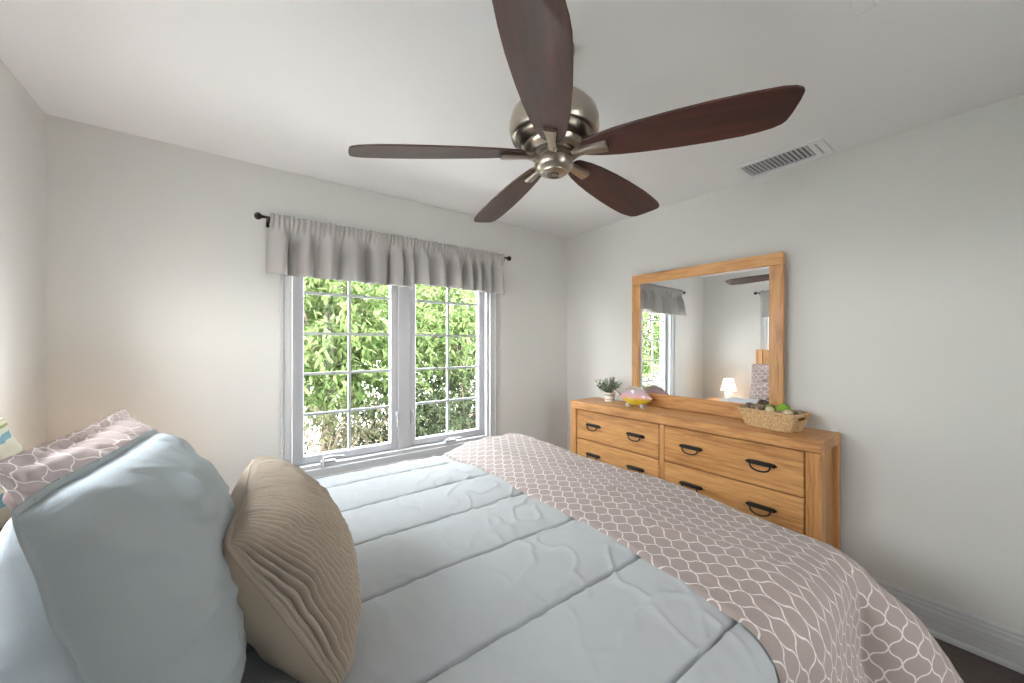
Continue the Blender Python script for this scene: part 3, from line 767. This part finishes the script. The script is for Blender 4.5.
# glass fish dish
gf = thing('glass_fish', 'pink and yellow glass fish ornament in front of the mirror', 'ornament', (2.430, 1.700, BZ + .0005), math.radians(2))
gf.scale = (1.12, 1.12, 1.12)
m, nt, b = new_mat('tinted_fish_glass'); tcn = N(nt, 'TexCoord'); spn = N(nt, 'SeparateXYZ'); nt.links.new(tcn.outputs['Object'], spn.inputs[0])
nz = N(nt, 'TexNoise'); nz.inputs['Scale'].default_value = 9; nt.links.new(tcn.outputs['Object'], nz.inputs['Vector'])
ad = N(nt, 'Math', operation='MULTIPLY_ADD'); ad.inputs[1].default_value = .03; nt.links.new(nz.outputs[0], ad.inputs[0]); nt.links.new(spn.outputs[2], ad.inputs[2])
r = N(nt, 'ValToRGB'); el = r.color_ramp.elements; el[0].position = .42; el[0].color = (.78, .58, .04, 1); el[1].position = .52; el[1].color = (.80, .42, .42, 1)
e = el.new(.70); e.color = (.66, .50, .60, 1); e = el.new(.92); e.color = (.45, .40, .36, 1)
dv = N(nt, 'Math', operation='MULTIPLY'); dv.inputs[1].default_value = 6.5; nt.links.new(ad.outputs[0], dv.inputs[0]); nt.links.new(dv.outputs[0], r.inputs[0]); nt.links.new(r.outputs[0], b.inputs['Base Color'])
b.inputs['Roughness'].default_value = .08; b.inputs['Transmission Weight'].default_value = .35; b.inputs['IOR'].default_value = 1.45; b.inputs['Coat Weight'].default_value = .6
def fish_body(s, t):
    u = 2 * s - 1; w = 2 * PI * t
    prof_ = max(0., 1 - abs(u) ** 1.7) ** .85
    h = .062 * prof_ * (1.06 if math.sin(w) > 0 else .86); d = .030 * prof_
    return (d * math.cos(w), -u * .125, .062 + h * math.sin(w))
MB().grid(fish_body, 40, 32).build('fish_body', m, gf, smooth='all', weld=True)
m2 = plain('clear_frosted_glass', (.72, .66, .60), .15); m2.node_tree.nodes['Principled BSDF'].inputs['Transmission Weight'].default_value = .5
tl = [(a_, b_ - .008) for a_, b_ in [(.118, .080), (.150, .104), (.168, .112), (.160, .090), (.150, .080), (.158, .064), (.165, .050), (.146, .056)]]
MB().prism(tl, 0, -.006, .006).build('tail_fin', m2, gf)
dfin = [(a_, b_ - .008) for a_, b_ in [(-.075, .118), (-.055, .134), (-.03, .1405), (-.01, .148), (.015, .144), (.035, .146), (.055, .133), (.07, .126), (.082, .110), (.04, .122), (0, .128), (-.04, .122)]]
MB().prism(dfin, 0, -.004, .004).build('dorsal_fin', m2, gf)
for y in (-.055, .055): MB().prism([(y - .018, 0), (y + .018, 0), (y + .012, .014), (y + .012, .024), (y - .012, .024), (y - .012, .014)], 0, -.016, .016).build('foot', m2, gf)
MB().lathe([(.0, -.0005), (.006, 0), (.006, .003), (0, .004)][1:], n=12).build('eye', M['black'], gf, loc=(-.024, -.085, .072))

# woven basket
bk = thing('basket', 'rectangular woven seagrass basket at the right end of the dresser', 'basket', (2.448, .815, BZ + .0005), math.radians(-13))
bk.scale = (1, 1, 1.1)
m, nt, b = new_mat('woven_seagrass'); tcn = N(nt, 'TexCoord'); nz = N(nt, 'TexNoise'); nz.inputs['Scale'].default_value = 120; nz.inputs['Detail'].default_value = 2
nt.links.new(tcn.outputs['Object'], nz.inputs['Vector']); r = N(nt, 'ValToRGB'); r.color_ramp.elements[0].position = .3; r.color_ramp.elements[1].position = .7
r.color_ramp.elements[0].color = (.36, .21, .09, 1); r.color_ramp.elements[1].color = (.68, .48, .26, 1)
nt.links.new(nz.outputs[0], r.inputs[0]); nt.links.new(r.outputs[0], b.inputs['Base Color']); b.inputs['Roughness'].default_value = .8
def rrect(hx, hy, rr, w):
    # rounded rectangle by superellipse
    c, s_ = math.cos(w), math.sin(w); p = 7.
    k = (abs(c) ** p + abs(s_) ** p) ** (-1 / p)
    return hx * c * k, hy * s_ * k
BH = .088
nA = 176
bm_ = MB()
layers = []
nl = 26
for j in range(nl + 1):
    z = BH * j / nl; fx = lin(.066, .090, j / nl); fy = lin(.125, .160, j / nl); layers.append((z, fx, fy, 1))
for j in range(nl, -1, -1):
    z = max(.006, BH * j / nl); fx = lin(.060, .083, j / nl); fy = lin(.119, .153, j / nl); layers.append((z, fx, fy, -1))
for li, (z, fx, fy, sd) in enumerate(layers):
    for a in range(nA):
        w = 2 * PI * (a + .5) / nA; x, y = rrect(fx, fy, .02, w)
        row = (z / BH * 13); wv = math.sin(w * 44 + (PI if int(row) % 2 else 0)) * abs(math.sin(row * PI))
        s = 1 + sd * .022 * wv
        bm_.v.append((x * s, y * s, z))
for li in range(len(layers) - 1):
    zc = layers[li][0]
    for a in range(nA):
        w = 2 * PI * (a + 1) / nA
        p = [li * nA + a, li * nA + (a + 1) % nA, (li + 1) * nA + (a + 1) % nA, (li + 1) * nA + a]
        x, y = rrect(1, 1, 0, w)
        if abs(abs(y) - 1) < .06 and abs(x) < .40 and .058 < zc < .076: continue      # hand holes at both short ends
        bm_.f.append(tuple(p))
bm_.f.append(tuple(range(nA))[::-1]); bm_.f.append(tuple((len(layers) - 1) * nA + k for k in range(nA)))
bm_.build('woven_wall', m, bk, smooth='all')
rim = []
for a in range(120):
    w = 2 * PI * a / 120; x, y = rrect(.0875, .1575, 0, w); rim.append((x, y, BH + .001))
rm = MB().tube(rim, .0055, 8, closed=True)
rm.v = [(x + .001 * math.sin(y * 500), y, z + .0018 * math.sin(y * 420 + x * 420)) for x, y, z in rm.v]
rm.build('rim', m, bk, smooth='all')

# balls and cones in the basket
def ball_mesh(r, amp, fr, seed, n=28, ridges=0):
    def g(s, t):
        th = PI * s; ph = 2 * PI * t
        d = Vector((math.sin(th) * math.cos(ph), math.sin(th) * math.sin(ph), math.cos(th)))
        k = 1 + amp * fbm(d.x * fr + seed, d.y * fr, d.z * fr)
        if ridges: k += .05 * abs(math.sin(ph * ridges)) * math.sin(th)
        return d * r * k
    return MB().grid(g, n, n * 2)
mossm = plain('green_moss', (.22, .42, .035), .95, bump=1., bscale=150, var=.35)
mossd = plain('olive_moss', (.26, .30, .09), .95, bump=1., bscale=150, var=.35)
creamm = plain('cream_rattan', (.62, .52, .33), .8, bump=.8, bscale=120, var=.3)
conem = plain('brown_cone', (.26, .19, .14), .9, var=.4, bscale=60)
def bpos(x, y):
    c, s_ = math.cos(math.radians(-13)), math.sin(math.radians(-13)); return 2.448 + x * c - y * s_, .815 + x * s_ + y * c
def ball(name, label, mat, x, y, z, r, amp, fr, seed, cat, ridges=0, group=None):
    o = ball_mesh(r, amp, fr, seed, 26, ridges).build(name, mat, smooth='all', weld=True)
    X, Y = bpos(x, y); o.location = (X, Y, BZ + z + .022); tag(o, label, cat, group); return o
ball('moss_ball', 'bright green moss ball, the larger green one in the basket', mossm, .020, -.046, .082, .034, .10, 9, 2, 'decorative ball')
ball('moss_ball', 'olive green moss ball toward the middle of the basket', mossd, .022, .028, .080, .026, .14, 9, 5, 'decorative ball')
ball('rattan_ball', 'pale cream ball nearest the middle of the basket front', creamm, -.052, -.018, .082, .0215, .06, 20, 1, 'decorative ball', 5)
ball('rattan_ball', 'pale cream ball by the right hand hole of the basket', creamm, -.042, -.105, .078, .0215, .06, 20, 8, 'decorative ball', 5)
rnd = random.Random(12)
def cone_mesh(r, L, seed):
    rr = random.Random(seed); mb = MB(); mb.lathe([(.001, -L / 2), (r * .5, -L * .35), (r * .6, 0), (r * .4, L * .3), (.001, L / 2)], n=12)
    for k in range(70):
        t = k / 70; z = -L / 2 + L * t; a = k * 2.39996; w = r * (math.sin(PI * min(1, t * .85 + .12)) ** .7)
        d = Vector((math.cos(a), math.sin(a), .35)).normalized(); s = Vector((-math.sin(a), math.cos(a), 0)); u = d.cross(s)
        p = Vector((0, 0, z)); i = len(mb.v); q = r * .28
        mb.v += [tuple(p + s * q * .6), tuple(p - s * q * .6), tuple(p + d * w - s * q), tuple(p + d * w * 1.12 + u * .001), tuple(p + d * w + s * q), tuple(p + d * w * .9 - u * .003)]
        mb.f += [(i, i + 1, i + 2, i + 3), (i, i + 3, i + 4), (i + 5, i + 1, i), (i + 5, i + 2, i + 1), (i + 5, i + 3, i + 2), (i + 5, i + 4, i + 3), (i + 5, i, i + 4)]
    return mb
cones = [(.030, .115, .070), (-.040, .122, .066), (-.030, .080, .078), (.030, .070, .074), (-.050, .048, .072), (-.012, -.070, .066), (.040, -.115, .070), (.000, .130, .080), (-.010, .020, .062), (-.055, -.062, .062)]
proto = None
for k, (x, y, z) in enumerate(cones):
    if proto is None:
        proto = cone_mesh(.021, .048, 3).build('pine_cone', conem); o = proto
        tag(o, 'brown dried pine cone piled in the basket', 'pine cone', 'pine cones in the basket')
    else:
        o = proto.copy(); COL.objects.link(o)
    X, Y = bpos(x, y); o.location = (X, Y, BZ + z + .026); o.rotation_euler = (rnd.uniform(0, 3), rnd.uniform(0, 3), rnd.uniform(0, 3)); 

# striped pillow fabric
m, nt, b = new_mat('green_blue_stripes'); uv = N(nt, 'UVMap'); spn = N(nt, 'SeparateXYZ'); nt.links.new(uv.outputs[0], spn.inputs[0])
fr = N(nt, 'Math', operation='FRACT'); mm = N(nt, 'Math', operation='MULTIPLY'); mm.inputs[1].default_value = 9; nt.links.new(spn.outputs[1], mm.inputs[0]); nt.links.new(mm.outputs[0], fr.inputs[0])
r = N(nt, 'ValToRGB'); r.color_ramp.interpolation = 'CONSTANT'; el = r.color_ramp.elements
el[0].position = 0; el[0].color = (.62, .62, .50, 1); el[1].position = .22; el[1].color = (.18, .36, .45, 1)
for pos, c in ((.38, (.66, .68, .58)), (.55, (.30, .34, .14)), (.66, (.60, .62, .48)), (.82, (.33, .38, .18)), (.90, (.66, .66, .55))):
    e = el.new(pos); e.color = (*c, 1)
nt.links.new(fr.outputs[0], r.inputs[0]); nt.links.new(r.outputs[0], b.inputs['Base Color']); b.inputs['Roughness'].default_value = .85
for o in bpy.data.objects:
    if o.name.startswith('striped_pillow'): o.data.materials[0] = m

# ------------------------------------------------------------------ outside
GZ = -.35
struct('ground', MB().box(-25, 25, -25, 30, GZ - .3, GZ), M['concrete'])
def tree(name, label, mat, x, y, z0, crown, n, L, seed, cat='tree', clumps=26, group=None, droop=.5, trunk=True, wr=.34):
    rr = random.Random(seed); T = thing(name, label, cat, (x, y, GZ), 0, group)
    cz, rx, ry, rz = crown
    cl = []
    for k in range(clumps):
        d = rdir(rr); s = rr.uniform(.45, 1.) ; cl.append((Vector((d.x * rx * s, d.y * ry * s, cz - GZ + d.z * rz * s)), rr.uniform(.30, .50) * min(rx, rz)))
    tk = MB()
    if trunk:
        tk.tube([(0, 0, 0), (.05, .03, (cz - GZ) * .35), (-.03, 0, (cz - GZ) * .7)], [.13 * rx / 2, .10 * rx / 2, .07 * rx / 2], 10)
    else: tk.tube([(0, 0, 0), (0, 0, (cz - GZ) * .6)], [.04, .03], 8)
    base = Vector((0, 0, (cz - GZ) * (.45 if trunk else .2)))
    for c, r_ in cl: tk.tube([base, (base + c) / 2 + Vector((0, 0, .1)), c], [.035 * rx / 2 + .006, .02 * rx / 2 + .004, .008], 6)
    tk.build('trunk', M['bark'], T, smooth='all')
    items = []
    per = 7
    for k in range(n // per):
        c, r_ = cl[rr.randrange(len(cl))]; d = rdir(rr); p = c + d * r_ * (rr.random() ** .35)
        ax = (d + rdir(rr) * .8 - Vector((0, 0, droop))).normalized(); tone = min(1, max(0, .5 + .28 * rr.gauss(0, 1)))
        for j in range(per):
            q = p + ax * (j * L * .32); sd = rdir(rr); dd = (ax * .5 + sd - Vector((0, 0, droop * .5))).normalized(); nn = (Vector((0, 0, 1)) + rdir(rr) * .7).normalized()
            items.append((q, dd, nn, L * rr.uniform(.7, 1.2), L * wr, min(1, max(0, tone + rr.uniform(-.15, .15)))))
    leaf_mesh('foliage', items, mat, T)
    return T
tree('leafy_tree', 'bright green leafy tree filling the left casement of the window', M['leaf'], 1.15, 6.2, 0, (1.9, 1.7, 1.3, 1.7), 20000, .12, 1, clumps=34)
tree('leafy_tree', 'bright green leafy tree filling the right casement of the window', M['leaf'], 3.9, 6.9, 0, (1.7, 1.8, 1.4, 1.7), 20000, .12, 2, clumps=34)
tree('leafy_tree', 'green tree farther left outside, seen through the window in the mirror', M['leaf'], -2.6, 7.0, 0, (2.0, 2.2, 1.5, 1.9), 16000, .14, 3, clumps=34)
tree('leafy_tree', 'green tree at the far left outside, seen in the mirror', M['leaf'], -6.6, 7.3, 0, (1.7, 2.3, 1.5, 2.0), 17000, .15, 8, clumps=40)
tree('leafy_tree', 'tall pale green tree in the distance between the two nearer trees', M['leaf'], 2.6, 10.8, 0, (2.4, 4.2, 1.4, 2.7), 17000, .2, 31, clumps=46)
tree('shrub', 'dark green shrub low behind the middle of the window', M['leaf_dark'], 1.95, 5.0, 0, (.30, .60, .5, .60), 4200, .085, 4, 'shrub', 22, trunk=False)
tree('shrub', 'dark green shrub low behind the right casement', M['leaf_dark'], 3.2, 5.6, 0, (.35, .75, .5, .62), 3600, .085, 14, 'shrub', 22, trunk=False)
tree('shrub', 'sparse olive brown shrub low behind the left casement', M['leaf_brown'], .85, 4.7, 0, (.25, .62, .45, .55), 2100, .07, 6, 'shrub', 24, trunk=False)
